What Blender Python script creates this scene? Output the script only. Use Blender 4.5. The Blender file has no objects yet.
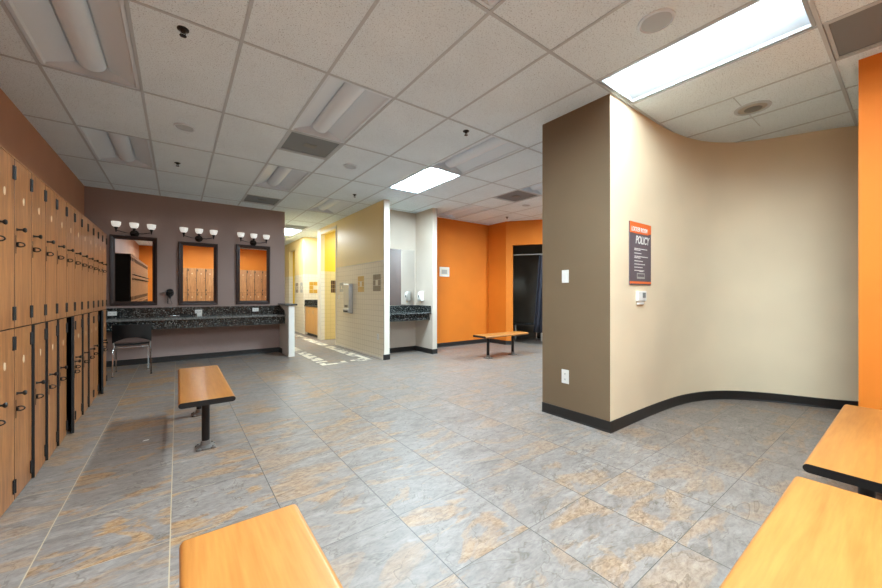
import bpy, bmesh, math, random
from mathutils import Vector, Matrix
random.seed(7)
PI = math.pi
C = bpy.context.scene.collection
SC = bpy.context.scene
R = math.radians
H = 3.0

# ------------------------------------------------------------------ materials
def newmat(name):
    m = bpy.data.materials.new(name); m.use_nodes = True
    nt = m.node_tree; b = nt.nodes['Principled BSDF']
    return m, nt, b
def L(nt, a, b): nt.links.new(a, b)
def srgb(r, g, b):
    f = lambda c: (c/255/12.92) if c <= 10 else ((c/255+.055)/1.055)**2.4
    return (f(r), f(g), f(b), 1)
def plain(name, rgb, rough=.5, metal=0, bump=0, bscale=200, spec=.5, coat=0):
    m, nt, b = newmat(name)
    b.inputs['Base Color'].default_value = srgb(*rgb)
    b.inputs['Roughness'].default_value = rough
    b.inputs['Metallic'].default_value = metal
    b.inputs['Specular IOR Level'].default_value = spec
    b.inputs['Coat Weight'].default_value = coat
    tc = nt.nodes.new('ShaderNodeTexCoord')
    n = nt.nodes.new('ShaderNodeTexNoise'); n.inputs['Scale'].default_value = bscale
    L(nt, tc.outputs['Object'], n.inputs['Vector'])
    if bump:
        bp = nt.nodes.new('ShaderNodeBump'); bp.inputs['Strength'].default_value = bump; bp.inputs['Distance'].default_value = .002
        L(nt, n.outputs['Fac'], bp.inputs['Height']); L(nt, bp.outputs['Normal'], b.inputs['Normal'])
    else:
        mr = nt.nodes.new('ShaderNodeMapRange')
        mr.inputs['To Min'].default_value = max(0, rough-.03); mr.inputs['To Max'].default_value = min(1, rough+.03)
        L(nt, n.outputs['Fac'], mr.inputs['Value']); L(nt, mr.outputs['Result'], b.inputs['Roughness'])
    return m
def ramp(nt, stops):
    r = nt.nodes.new('ShaderNodeValToRGB'); e = r.color_ramp.elements
    while len(e) < len(stops): e.new(.5)
    for k, (p, c) in enumerate(stops): e[k].position = p; e[k].color = c
    return r
def wood(name, c1, c2, axis, rough=.4, scale=1.0, coat=0):
    """streaks run along axis"""
    m, nt, b = newmat(name)
    tc = nt.nodes.new('ShaderNodeTexCoord'); mp = nt.nodes.new('ShaderNodeMapping')
    s = [14*scale]*3; s[axis] = 1.1*scale
    mp.inputs['Scale'].default_value = s
    oi = nt.nodes.new('ShaderNodeObjectInfo')
    ad = nt.nodes.new('ShaderNodeVectorMath'); ad.operation = 'ADD'
    ml = nt.nodes.new('ShaderNodeMath'); ml.operation = 'MULTIPLY'; ml.inputs[1].default_value = 7
    L(nt, oi.outputs['Random'], ml.inputs[0]); L(nt, tc.outputs['Object'], ad.inputs[0]); L(nt, ml.outputs[0], ad.inputs[1])
    L(nt, ad.outputs[0], mp.inputs['Vector'])
    n = nt.nodes.new('ShaderNodeTexNoise'); n.inputs['Scale'].default_value = 1.6; n.inputs['Detail'].default_value = 4; n.inputs['Distortion'].default_value = .9
    n2 = nt.nodes.new('ShaderNodeTexNoise'); n2.inputs['Scale'].default_value = 7; n2.inputs['Detail'].default_value = 5
    L(nt, mp.outputs[0], n.inputs['Vector']); L(nt, mp.outputs[0], n2.inputs['Vector'])
    mx = nt.nodes.new('ShaderNodeMix'); mx.inputs[0].default_value = .45
    L(nt, n.outputs['Fac'], mx.inputs[2]); L(nt, n2.outputs['Fac'], mx.inputs[3])
    rp = ramp(nt, [(.32, srgb(*c1)), (.68, srgb(*c2))])
    L(nt, mx.outputs[0], rp.inputs[0]); L(nt, rp.outputs[0], b.inputs['Base Color'])
    b.inputs['Roughness'].default_value = rough; b.inputs['Coat Weight'].default_value = coat
    b.inputs['Coat Roughness'].default_value = .2
    return m
def granite(name, light=0):
    m, nt, b = newmat(name)
    tc = nt.nodes.new('ShaderNodeTexCoord')
    v = nt.nodes.new('ShaderNodeTexVoronoi'); v.inputs['Scale'].default_value = 110
    n = nt.nodes.new('ShaderNodeTexNoise'); n.inputs['Scale'].default_value = 45; n.inputs['Detail'].default_value = 3
    L(nt, tc.outputs['Object'], v.inputs['Vector']); L(nt, tc.outputs['Object'], n.inputs['Vector'])
    sp = nt.nodes.new('ShaderNodeSeparateColor'); L(nt, v.outputs['Color'], sp.inputs[0])
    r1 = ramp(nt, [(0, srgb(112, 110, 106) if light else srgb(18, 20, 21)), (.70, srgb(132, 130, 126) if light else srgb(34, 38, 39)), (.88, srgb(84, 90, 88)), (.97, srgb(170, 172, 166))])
    L(nt, sp.outputs[0], r1.inputs[0])
    mx = nt.nodes.new('ShaderNodeMix'); mx.data_type = 'RGBA'; mx.blend_type = 'MULTIPLY'; mx.inputs[0].default_value = .7
    r2 = ramp(nt, [(.35, (.25, .25, .25, 1)), (.65, (1, 1, 1, 1))]); L(nt, n.outputs['Fac'], r2.inputs[0])
    L(nt, r1.outputs[0], mx.inputs[6]); L(nt, r2.outputs[0], mx.inputs[7]); L(nt, mx.outputs[2], b.inputs['Base Color'])
    b.inputs['Roughness'].default_value = .22
    return m
def emis(name, rgb, s):
    m, nt, b = newmat(name)
    b.inputs['Base Color'].default_value = srgb(235, 235, 235)
    b.inputs['Emission Color'].default_value = (*rgb, 1); b.inputs['Emission Strength'].default_value = s
    return m
def paint(name, rgb, rough=.6, var=.03):
    m, nt, b = newmat(name)
    tc = nt.nodes.new('ShaderNodeTexCoord')
    n = nt.nodes.new('ShaderNodeTexNoise'); n.inputs['Scale'].default_value = 160; n.inputs['Detail'].default_value = 2
    L(nt, tc.outputs['Object'], n.inputs['Vector'])
    n2 = nt.nodes.new('ShaderNodeTexNoise'); n2.inputs['Scale'].default_value = 1.3; L(nt, tc.outputs['Object'], n2.inputs['Vector'])
    c = srgb(*rgb); lo = [x*(1-var*2) for x in c[:3]]+[1]; hi = [min(1, x*(1+var*2)) for x in c[:3]]+[1]
    rp = ramp(nt, [(.3, lo), (.7, hi)]); L(nt, n2.outputs['Fac'], rp.inputs[0]); L(nt, rp.outputs[0], b.inputs['Base Color'])
    bp = nt.nodes.new('ShaderNodeBump'); bp.inputs['Strength'].default_value = .12; bp.inputs['Distance'].default_value = .001
    L(nt, n.outputs['Fac'], bp.inputs['Height']); L(nt, bp.outputs['Normal'], b.inputs['Normal'])
    b.inputs['Roughness'].default_value = rough
    return m
def walltile(name, top, tile, grout, zsplit=1.85, size=.105, sel='Y'):
    """painted above zsplit, square ceramic tile below"""
    m, nt, b = newmat(name)
    g = nt.nodes.new('ShaderNodeNewGeometry'); sx = nt.nodes.new('ShaderNodeSeparateXYZ'); L(nt, g.outputs['Position'], sx.inputs[0])
    def edge(sock, off=0):
        a = nt.nodes.new('ShaderNodeMath'); a.operation = 'ADD'; a.inputs[1].default_value = off; L(nt, sock, a.inputs[0])
        w = nt.nodes.new('ShaderNodeMath'); w.operation = 'PINGPONG'; w.inputs[1].default_value = size/2; L(nt, a.outputs[0], w.inputs[0])
        c = nt.nodes.new('ShaderNodeMath'); c.operation = 'LESS_THAN'; c.inputs[1].default_value = .0035; L(nt, w.outputs[0], c.inputs[0])
        return c.outputs[0]
    e1 = edge(sx.outputs[sel]); e2 = edge(sx.outputs['Z'], .03)
    mxx = nt.nodes.new('ShaderNodeMath'); mxx.operation = 'MAXIMUM'; L(nt, e1, mxx.inputs[0]); L(nt, e2, mxx.inputs[1])
    m1 = nt.nodes.new('ShaderNodeMix'); m1.data_type = 'RGBA'; L(nt, mxx.outputs[0], m1.inputs[0])
    m1.inputs[6].default_value = srgb(*tile); m1.inputs[7].default_value = srgb(*grout)
    gt = nt.nodes.new('ShaderNodeMath'); gt.operation = 'GREATER_THAN'; gt.inputs[1].default_value = zsplit; L(nt, sx.outputs['Z'], gt.inputs[0])
    m2 = nt.nodes.new('ShaderNodeMix'); m2.data_type = 'RGBA'; L(nt, gt.outputs[0], m2.inputs[0])
    L(nt, m1.outputs[2], m2.inputs[6]); m2.inputs[7].default_value = srgb(*top); L(nt, m2.outputs[2], b.inputs['Base Color'])
    mr = nt.nodes.new('ShaderNodeMapRange'); mr.inputs['To Min'].default_value = .3; mr.inputs['To Max'].default_value = .38
    L(nt, gt.outputs[0], mr.inputs[0]); L(nt, mr.outputs[0], b.inputs['Roughness'])
    return m

def floor_mat():
    m, nt, b = newmat('slate_tile')
    g = nt.nodes.new('ShaderNodeNewGeometry')
    S = .502
    # tile coordinates
    off = nt.nodes.new('ShaderNodeVectorMath'); off.operation = 'ADD'; off.inputs[1].default_value = (.5314+S*20, -1.217+S*20, 0)
    L(nt, g.outputs['Position'], off.inputs[0])
    dv = nt.nodes.new('ShaderNodeVectorMath'); dv.operation = 'SCALE'; dv.inputs['Scale'].default_value = 1/S; L(nt, off.outputs[0], dv.inputs[0])
    flr = nt.nodes.new('ShaderNodeVectorMath'); flr.operation = 'FLOOR'; L(nt, dv.outputs[0], flr.inputs[0])
    wn = nt.nodes.new('ShaderNodeTexWhiteNoise'); wn.noise_dimensions = '3D'; L(nt, flr.outputs[0], wn.inputs['Vector'])
    sx = nt.nodes.new('ShaderNodeSeparateXYZ'); L(nt, dv.outputs[0], sx.inputs[0])
    def edge(s, w):
        p = nt.nodes.new('ShaderNodeMath'); p.operation = 'PINGPONG'; p.inputs[1].default_value = .5; L(nt, s, p.inputs[0])
        c = nt.nodes.new('ShaderNodeMath'); c.operation = 'LESS_THAN'; c.inputs[1].default_value = w; L(nt, p.outputs[0], c.inputs[0]); return c.outputs[0]
    e = nt.nodes.new('ShaderNodeMath'); e.operation = 'MAXIMUM'
    L(nt, edge(sx.outputs['X'], .0048), e.inputs[0]); L(nt, edge(sx.outputs['Y'], .003), e.inputs[1])
    # per tile offset of the texture
    sc = nt.nodes.new('ShaderNodeVectorMath'); sc.operation = 'SCALE'; sc.inputs['Scale'].default_value = 11; L(nt, wn.outputs['Color'], sc.inputs[0])
    ad = nt.nodes.new('ShaderNodeVectorMath'); ad.operation = 'ADD'; L(nt, sc.outputs[0], ad.inputs[0]); L(nt, g.outputs['Position'], ad.inputs[1])
    mp = nt.nodes.new('ShaderNodeMapping'); mp.inputs['Rotation'].default_value = (0, 0, R(-14)); mp.inputs['Scale'].default_value = (.9, 2.0, 1)
    L(nt, ad.outputs[0], mp.inputs['Vector'])
    def noise(scale, det, dist, rough=.55):
        n = nt.nodes.new('ShaderNodeTexNoise'); n.inputs['Scale'].default_value = scale; n.inputs['Detail'].default_value = det
        n.inputs['Distortion'].default_value = dist; n.inputs['Roughness'].default_value = rough; L(nt, mp.outputs[0], n.inputs['Vector']); return n
    n1 = noise(2.1, 6, 1.4); n2 = noise(5.5, 8, .8, .65); n3 = noise(24, 5, .5, .7); n4 = noise(1.5, 4, 2.0)
    base = ramp(nt, [(.28, srgb(108, 98, 92)), (.45, srgb(127, 117, 110)), (.6, srgb(138, 128, 121)), (.75, srgb(154, 144, 136))]); L(nt, n2.outputs['Fac'], base.inputs[0])
    tan = ramp(nt, [(.3, srgb(136, 92, 50)), (.5, srgb(162, 122, 80)), (.72, srgb(172, 146, 114))]); L(nt, n3.outputs['Fac'], tan.inputs[0])
    msk = ramp(nt, [(.525, (0, 0, 0, 1)), (.545, (.5, .5, .5, 1)), (.63, (.95, .95, .95, 1))]); L(nt, n1.outputs['Fac'], msk.inputs[0])
    # rust is stronger in the left part of the room
    mm = nt.nodes.new('ShaderNodeMath'); mm.operation = 'MULTIPLY'; L(nt, msk.outputs[0], mm.inputs[0])
    rr = nt.nodes.new('ShaderNodeMapRange'); rr.inputs['To Min'].default_value = .45; rr.inputs['To Max'].default_value = 1.0
    sv = nt.nodes.new('ShaderNodeSeparateColor'); L(nt, wn.outputs['Color'], sv.inputs[0]); L(nt, sv.outputs[1], rr.inputs[0]); gx0 = nt.nodes.new('ShaderNodeSeparateXYZ'); L(nt, g.outputs['Position'], gx0.inputs[0])
    bt = nt.nodes.new('ShaderNodeMapRange'); bt.inputs['From Min'].default_value = 0; bt.inputs['From Max'].default_value = 2.2
    bt.inputs['To Min'].default_value = 1; bt.inputs['To Max'].default_value = .5; L(nt, gx0.outputs['X'], bt.inputs[0])
    m3 = nt.nodes.new('ShaderNodeMath'); m3.operation = 'MULTIPLY'; L(nt, rr.outputs[0], m3.inputs[0]); L(nt, bt.outputs[0], m3.inputs[1])
    L(nt, m3.outputs[0], mm.inputs[1])
    mx = nt.nodes.new('ShaderNodeMix'); mx.data_type = 'RGBA'; L(nt, mm.outputs[0], mx.inputs[0]); L(nt, base.outputs[0], mx.inputs[6]); L(nt, tan.outputs[0], mx.inputs[7])
    # thin dark / light veins
    vn = ramp(nt, [(.488, (1, 1, 1, 1)), (.5, (.62, .58, .53, 1)), (.512, (1.12, 1.12, 1.1, 1)), (.53, (1, 1, 1, 1))]); L(nt, n4.outputs['Fac'], vn.inputs[0])
    mv = nt.nodes.new('ShaderNodeMix'); mv.data_type = 'RGBA'; mv.blend_type = 'MULTIPLY'; mv.inputs[0].default_value = .8
    L(nt, mx.outputs[2], mv.inputs[6]); L(nt, vn.outputs[0], mv.inputs[7])
    # fine grain
    fr = ramp(nt, [(.32, (.74, .73, .72, 1)), (.48, (.95, .95, .95, 1)), (.7, (1.14, 1.13, 1.12, 1))]); L(nt, n3.outputs['Fac'], fr.inputs[0])
    mf = nt.nodes.new('ShaderNodeMix'); mf.data_type = 'RGBA'; mf.blend_type = 'MULTIPLY'; mf.inputs[0].default_value = 1
    L(nt, mv.outputs[2], mf.inputs[6]); L(nt, fr.outputs[0], mf.inputs[7])
    # grout: pale beside the lockers, dark elsewhere
    gx = nt.nodes.new('ShaderNodeSeparateXYZ'); L(nt, g.outputs['Position'], gx.inputs[0])
    gl = nt.nodes.new('ShaderNodeMath'); gl.operation = 'LESS_THAN'; gl.inputs[1].default_value = .2; L(nt, gx.outputs['X'], gl.inputs[0])
    gc = nt.nodes.new('ShaderNodeMix'); gc.data_type = 'RGBA'; L(nt, gl.outputs[0], gc.inputs[0])
    gc.inputs[6].default_value = srgb(76, 70, 65); gc.inputs[7].default_value = srgb(176, 158, 132)
    mg = nt.nodes.new('ShaderNodeMix'); mg.data_type = 'RGBA'; L(nt, e.outputs[0], mg.inputs[0]); L(nt, mf.outputs[2], mg.inputs[6]); L(nt, gc.outputs[2], mg.inputs[7])
    L(nt, mg.outputs[2], b.inputs['Base Color'])
    ro = nt.nodes.new('ShaderNodeMapRange'); ro.inputs['To Min'].default_value = .34; ro.inputs['To Max'].default_value = .54; b.inputs['Specular IOR Level'].default_value = .42
    L(nt, n2.outputs['Fac'], ro.inputs[0]); L(nt, ro.outputs[0], b.inputs['Roughness'])
    hs = nt.nodes.new('ShaderNodeMath'); hs.operation = 'ADD'; L(nt, n2.outputs['Fac'], hs.inputs[0]); L(nt, n3.outputs['Fac'], hs.inputs[1])
    bp = nt.nodes.new('ShaderNodeBump'); bp.inputs['Strength'].default_value = .35; bp.inputs['Distance'].default_value = .004
    L(nt, hs.outputs[0], bp.inputs['Height']); L(nt, bp.outputs['Normal'], b.inputs['Normal'])
    return m
def ceiling_mat():
    m, nt, b = newmat('acoustic_tile')
    tc = nt.nodes.new('ShaderNodeTexCoord')
    v = nt.nodes.new('ShaderNodeTexNoise'); v.inputs['Scale'].default_value = 130; v.inputs['Detail'].default_value = 2; v.inputs['Distortion'].default_value = .6
    L(nt, tc.outputs['Object'], v.inputs['Vector'])
    n2 = nt.nodes.new('ShaderNodeTexNoise'); n2.inputs['Scale'].default_value = 2; L(nt, tc.outputs['Object'], n2.inputs['Vector'])
    rp = ramp(nt, [(.33, srgb(176, 188, 196)), (.41, srgb(232, 246, 255)), (1, srgb(236, 250, 255))]); L(nt, v.outputs['Fac'], rp.inputs[0])
    r2 = ramp(nt, [(.3, (.94, .94, .94, 1)), (.7, (1, 1, 1, 1))]); L(nt, n2.outputs['Fac'], r2.inputs[0])
    mx = nt.nodes.new('ShaderNodeMix'); mx.data_type = 'RGBA'; mx.blend_type = 'MULTIPLY'; mx.inputs[0].default_value = 1
    L(nt, rp.outputs[0], mx.inputs[6]); L(nt, r2.outputs[0], mx.inputs[7]); L(nt, mx.outputs[2], b.inputs['Base Color'])
    b.inputs['Roughness'].default_value = .9; b.inputs['Specular IOR Level'].default_value = .1
    return m

M = dict(
 floor=floor_mat(), ceil=ceiling_mat(),
 tee=plain('ceiling_tee_metal', (188, 198, 206), .5),
 brown=paint('brown_paint', (184, 134, 104)), taupe=paint('taupe_paint', (156, 134, 126)),
 pillar=paint('olive_brown_paint', (118, 98, 74)), cream=paint('cream_paint', (234, 216, 184)),
 orange=paint('orange_paint', (218, 118, 18), .72), niche=paint('greige_paint', (196, 184, 170)),
 trimw=paint('offwhite_paint', (222, 214, 200)), yellow=paint('yellow_paint', (226, 178, 20)),
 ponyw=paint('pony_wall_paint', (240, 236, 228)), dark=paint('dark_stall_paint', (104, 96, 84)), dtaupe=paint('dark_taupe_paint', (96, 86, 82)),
 base=plain('black_rubber_base', (34, 31, 29), .45), black=plain('black_metal', (24, 22, 22), .35, .3),
 blackp=plain('black_plastic', (18, 18, 19), .38), inner=plain('dark_locker_inside', (14, 12, 11), .7),
 hinge=plain('dark_hinge', (12, 10, 9), .6), chrome=plain('chrome', (205, 205, 205), .15, 1), steel=plain('brushed_steel', (178, 176, 172), .35, .8),
 greyl=plain('painted_grille', (184, 195, 204), .5), white=plain('white_plastic', (232, 230, 224), .35), grey=plain('grey_plastic', (120, 122, 120), .4),
 bench=wood('bench_laminate', (162, 99, 40), (184, 122, 57), 0, .42, .8, .08),
 locker=wood('locker_laminate', (122, 72, 40), (188, 128, 76), 2, .32),
 lockerv=plain('locker_plinth', (38, 30, 25), .5),
 cab=wood('cabinet_maple', (205, 150, 82), (225, 175, 108), 2, .4),
 frame=plain('espresso_wood_frame', (46, 28, 24), .3), granite=granite('black_speckled_granite'),
 bronze=plain('bronze_fixture', (40, 33, 30), .35, .6), plate=plain('number_plate', (226, 196, 160), .3),
 shade=emis('frosted_glass_shade', (1, .95, .85), .28),
 mirror=plain('mirror_glass', (235, 235, 235), .0, 1),
 tile=walltile('tiled_wall', (238, 212, 150), (234, 222, 198), (205, 190, 164)),
 tilex=walltile('tiled_wall_across', (244, 224, 174), (238, 230, 212), (210, 200, 182), sel='X'),
 tileyel=walltile('tiled_yellow_wall', (232, 184, 22), (214, 186, 122), (196, 168, 104), sel='X'),  # yellow light of the room is put into the lower tile colour
 pan=plain('troffer_white_metal', (222, 234, 244), .45), lens=plain('troffer_lens_off', (230, 242, 252), .35),
 lit=emis('troffer_lens_lit', (.70, .895, 1.0), 185), lit_fill=emis('troffer_lens_fill_added', (.70, .895, 1.0), 88), lit3=emis('troffer_lens_lit_near', (.82, .94, 1.0), 23), lit4=emis('troffer_lens_lit_corridor', (.85, .95, 1.0), 65), litpan=plain('lit_troffer_pan_darkened', (176, 184, 190), .6, 0, 0, 200, .1),
 perf=plain('perforated_grille', (122, 130, 136), .6, 0, .4, 900),
 acy=plain('accent_tile_yellow', (206, 160, 58), .3), acb=plain('accent_tile_brown', (140, 122, 98), .3),
 acd=plain('accent_tile_dark', (74, 48, 26), .3), acg=plain('accent_tile_grey', (170, 168, 160), .3),
 mosl=plain('mosaic_pale_stone', (226, 216, 196), .4), mosd=plain('mosaic_dark_stone', (112, 100, 90), .4), mosm=plain('mosaic_mid_stone', (168, 158, 146), .4),
 curt=plain('curtain_cloth', (46, 46, 56), .8), sign_o=plain('sign_orange', (236, 110, 44), .4), sign_g=plain('sign_grey', (98, 86, 92), .5),
 granitetop=granite('granite_highlight_grey', 1), flange=plain('cast_metal', (128, 124, 120), .4, .7), salmon=paint('salmon_mirror_strip', (235, 180, 140)),
)
M['mirror'].node_tree.nodes['Principled BSDF'].inputs['Roughness'].default_value = 0
for l in list(M['mirror'].node_tree.links):
    if l.to_socket.name == 'Roughness': M['mirror'].node_tree.links.remove(l)

# ------------------------------------------------------------------ mesh helpers
def obj(name, bm, mats, parent=None, loc=None, smooth=False, bevel=0):
    me = bpy.data.meshes.new(name)
    bmesh.ops.recalc_face_normals(bm, faces=bm.faces)
    bm.to_mesh(me); bm.free()
    if not isinstance(mats, (list, tuple)): mats = [mats]
    for x in mats: me.materials.append(x)
    if smooth:
        for p in me.polygons: p.use_smooth = True
        me.set_sharp_from_angle(angle=R(40))
    o = bpy.data.objects.new(name, me); C.objects.link(o)
    if loc: o.location = loc
    if parent: o.parent = parent
    if bevel:
        md = o.modifiers.new('bevel', 'BEVEL'); md.width = bevel; md.segments = 2; md.limit_method = 'ANGLE'; md.angle_limit = R(40)
    return o
def box(bm, x0, x1, y0, y1, z0, z1, mi=0):
    r = bmesh.ops.create_cube(bm, size=1, matrix=Matrix.Translation(((x0+x1)/2, (y0+y1)/2, (z0+z1)/2)) @ Matrix.Diagonal((abs(x1-x0), abs(y1-y0), abs(z1-z0), 1)))
    fs = set()
    for v in r['verts']:
        for f in v.link_faces: fs.add(f)
    for f in fs: f.material_index = mi
    return r['verts']
def bx(*a):
    bm = bmesh.new(); box(bm, *a); return bm
def tube(bm, pts, r, seg=12, closed=False, mi=0):
    pts = [Vector(p) for p in pts]; rings = []
    n = len(pts)
    for i, p in enumerate(pts):
        a = pts[i-1] if (i > 0 or closed) else p; b = pts[(i+1) % n] if (i < n-1 or closed) else p
        d = (b-a).normalized()
        up = Vector((0, 0, 1)) if abs(d.z) < .9 else Vector((1, 0, 0))
        u = d.cross(up).normalized(); v = d.cross(u).normalized()
        rr = r[i] if isinstance(r, (list, tuple)) else r
        rings.append([bm.verts.new(p + u*math.cos(2*PI*k/seg)*rr + v*math.sin(2*PI*k/seg)*rr) for k in range(seg)])
    m = n if closed else n-1
    for i in range(m):
        A, B = rings[i], rings[(i+1) % n]
        # choose alignment for closed/twisting rings
        s = min(range(seg), key=lambda s: (A[0].co-B[s].co).length)
        same = (A[1].co-B[(s+1) % seg].co).length <= (A[1].co-B[(s-1) % seg].co).length
        for k in range(seg):
            k2 = (k+1) % seg
            if same: q = (A[k], A[k2], B[(s+k2) % seg], B[(s+k) % seg])
            else: q = (A[k], A[k2], B[(s-k2) % seg], B[(s-k) % seg])
            f = bm.faces.new(q); f.material_index = mi
    if not closed:
        for rg in (rings[0], rings[-1]):
            try: f = bm.faces.new(rg); f.material_index = mi
            except ValueError: pass
def lathe(bm, prof, seg=24, c=(0, 0, 0), rot=None, mi=0):
    c = Vector(c); rings = []
    for r, z in prof:
        ring = []
        for k in range(seg):
            p = Vector((r*math.cos(2*PI*k/seg), r*math.sin(2*PI*k/seg), z))
            if rot: p = rot @ p
            ring.append(bm.verts.new(p+c))
        rings.append(ring)
    for i in range(len(rings)-1):
        for k in range(seg):
            f = bm.faces.new((rings[i][k], rings[i][(k+1) % seg], rings[i+1][(k+1) % seg], rings[i+1][k])); f.material_index = mi
    for rg in (rings[0], rings[-1]):
        f = bm.faces.new(rg); f.material_index = mi
def prism(bm, pts, z0, z1, mis=None):
    lo = [bm.verts.new((x, y, z0)) for x, y in pts]; hi = [bm.verts.new((x, y, z1)) for x, y in pts]
    n = len(pts)
    for i in range(n):
        f = bm.faces.new((lo[i], lo[(i+1) % n], hi[(i+1) % n], hi[i]))
        if mis: f.material_index = mis[i]
    bm.faces.new(hi); bm.faces.new(lo[::-1])
def struct(name, bm, m, **k):
    o = obj(name, bm, m, **k); o['kind'] = 'structure'; return o
def thing(name, label, cat, loc=(0, 0, 0), rz=0, group=None):
    o = bpy.data.objects.new(name, None); C.objects.link(o); o.empty_display_size = .1
    o.location = loc; o.rotation_euler = (0, 0, rz); o['label'] = label; o['category'] = cat
    if group: o['group'] = group
    return o
def tag(o, label, cat, group=None):
    o['label'] = label; o['category'] = cat
    if group: o['group'] = group
    return o
def children(o): return list(o.children)
def copy_tree(o, parent=None):
    c = o.copy(); C.objects.link(c); c.parent = parent
    for ch in KIDS.get(o.name, []): copy_tree(bpy.data.objects[ch], c)
    return c
KIDS = {}
def remember(o):
    KIDS[o.name] = [c.name for c in bpy.data.objects if c.parent == o]
    for n in KIDS[o.name]: remember(bpy.data.objects[n])

# ------------------------------------------------------------------ the shell
CX0, CY0, TW, TL = -.859, .3935, .6096, 1.2192
def cell(i, j): return (CX0+i*TW, CX0+(i+1)*TW, CY0+j*TL, CY0+(j+1)*TL)
struct('floor', bx(-1.4, 8.9, -2.4, 15.4, -.1, 0), M['floor'])
TROF = {(0, 2): 0, (0, 4): 0, (3, 2): 0, (3, 4): 0, (5, 5): 0, (6, 3): 1, (5, 8): 4, (6, 0): 3, (6, 2): 0, (9, 4): 0, (9, 2): 0, (3, 0): 0, (2, 0): 2,
        (2, -1): 2, (4, -1): 2, (8, 6): 2, (12, 2): 1}  # lit cells out of view are added to brighten the room
DIFF = [(3, 3, 0), (3, 5, 1), (9, 3, 0), (7, -1, 1), (5, 7, 1)]     # i, j, which half of the cell
bm = bmesh.new()
def slab(x0, x1, y0, y1):
    x0 = max(x0, -1.4); x1 = min(x1, 8.9); y0 = max(y0, -2.4); y1 = min(y1, 15.4)
    if x1 > x0 and y1 > y0: box(bm, x0, x1, y0, y1, H, H+.02)
for i in range(-1, 17):
    for j in range(-3, 13):
        x0, x1, y0, y1 = cell(i, j)
        if (i, j) in TROF: continue
        d = [k for (a, b, k) in DIFF if (a, b) == (i, j)]
        if d:
            ym = (y0+y1)/2
            if d[0] == 0: slab(x0, x1, ym, y1)
            else: slab(x0, x1, y0, ym)
        else: slab(x0, x1, y0, y1)
struct('ceiling', bm, M['ceil'])
struct('trim_1', bx(-1.4, 8.9, -2.4, 15.4, H+.16, H+.2), M['pan'])           # slab above the suspended ceiling
bm = bmesh.new(); t = .011
for i in range(0, 17):
    x = CX0+i*TW
    if x < 8.8: box(bm, x-t, x+t, -2.39, 15.39, H-.004, H-.0005)
for j in range(-2, 13):
    y = CY0+j*TL; box(bm, -1.39, 8.89, y-t, y+t, H-.0045, H-.0008)
for (i, j, k) in DIFF:
    x0, x1, y0, y1 = cell(i, j); ym = (y0+y1)/2; box(bm, x0, x1, ym-t, ym+t, H-.0045, H-.0008)
x0, x1, y0, y1 = cell(8, 0); ym = (y0+y1)/2; box(bm, x0, x1+.3, ym-.003, ym+.003, H-.003, H-.0008)

struct('trim_2', bm, M['tee'])

def troffer(i, j, lit, label):
    x0, x1, y0, y1 = cell(i, j)
    g = .014; x0 += g; x1 -= g; y0 += g; y1 -= g
    cx, cy = (x0+x1)/2, (y0+y1)/2; w = (x1-x0)/2; l = (y1-y0)/2
    T = thing('ceiling_troffer', label, 'ceiling light', (cx, cy, H))
    pm = M['litpan'] if lit else M['pan']  # pan colour darkened on lit fixtures to offset the lamp's glare
    b = bmesh.new()      # housing: rim, two sloping wings, ends
    prof = [(-w, .0), (-w+.02, 0), (-w+.03, .018), (-.10, .085), (-.10, .10), (.10, .10), (.10, .085), (w-.03, .018), (w-.02, 0), (w, 0)]
    A = [b.verts.new((x, -l, z)) for x, z in prof]; B = [b.verts.new((x, l, z)) for x, z in prof]
    for k in range(len(prof)-1): b.faces.new((A[k], A[k+1], B[k+1], B[k]))
    for s in (-1, 1):
        top = [(-w+.03, .018), (-.10, .085), (-.10, .10), (.10, .10), (.10, .085), (w-.03, .018)]
        yy = s*(l-.02)
        v = [b.verts.new((x, yy, z)) for x, z in top]
        v2 = [b.verts.new((w-.03, yy, -.001)), b.verts.new((-w+.03, yy, -.001))]
        b.faces.new(v+v2)
        box(b, -w, w, min(s*l, yy), max(s*l, yy), -.001, .0015)
    obj('housing', b, pm, T)
    b = bmesh.new(); n = 12; ll = l-.06; rr = .088
    A = []; B = []
    for k in range(n+1):
        a = PI*k/n; x = -rr*math.cos(a); z = .092-.07*math.sin(a)
        A.append(b.verts.new((x, -ll, z))); B.append(b.verts.new((x, ll, z)))
    for k in range(n): b.faces.new((A[k], A[k+1], B[k+1], B[k]))
    b.faces.new(A); b.faces.new(B[::-1])
    o = obj('lens', b, (M['lens'], M['lit'], M['lit_fill'], M['lit3'], M['lit4'])[lit], T, smooth=True)
    if lit: o['label'] = 'glowing white lens'
    return T
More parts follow.
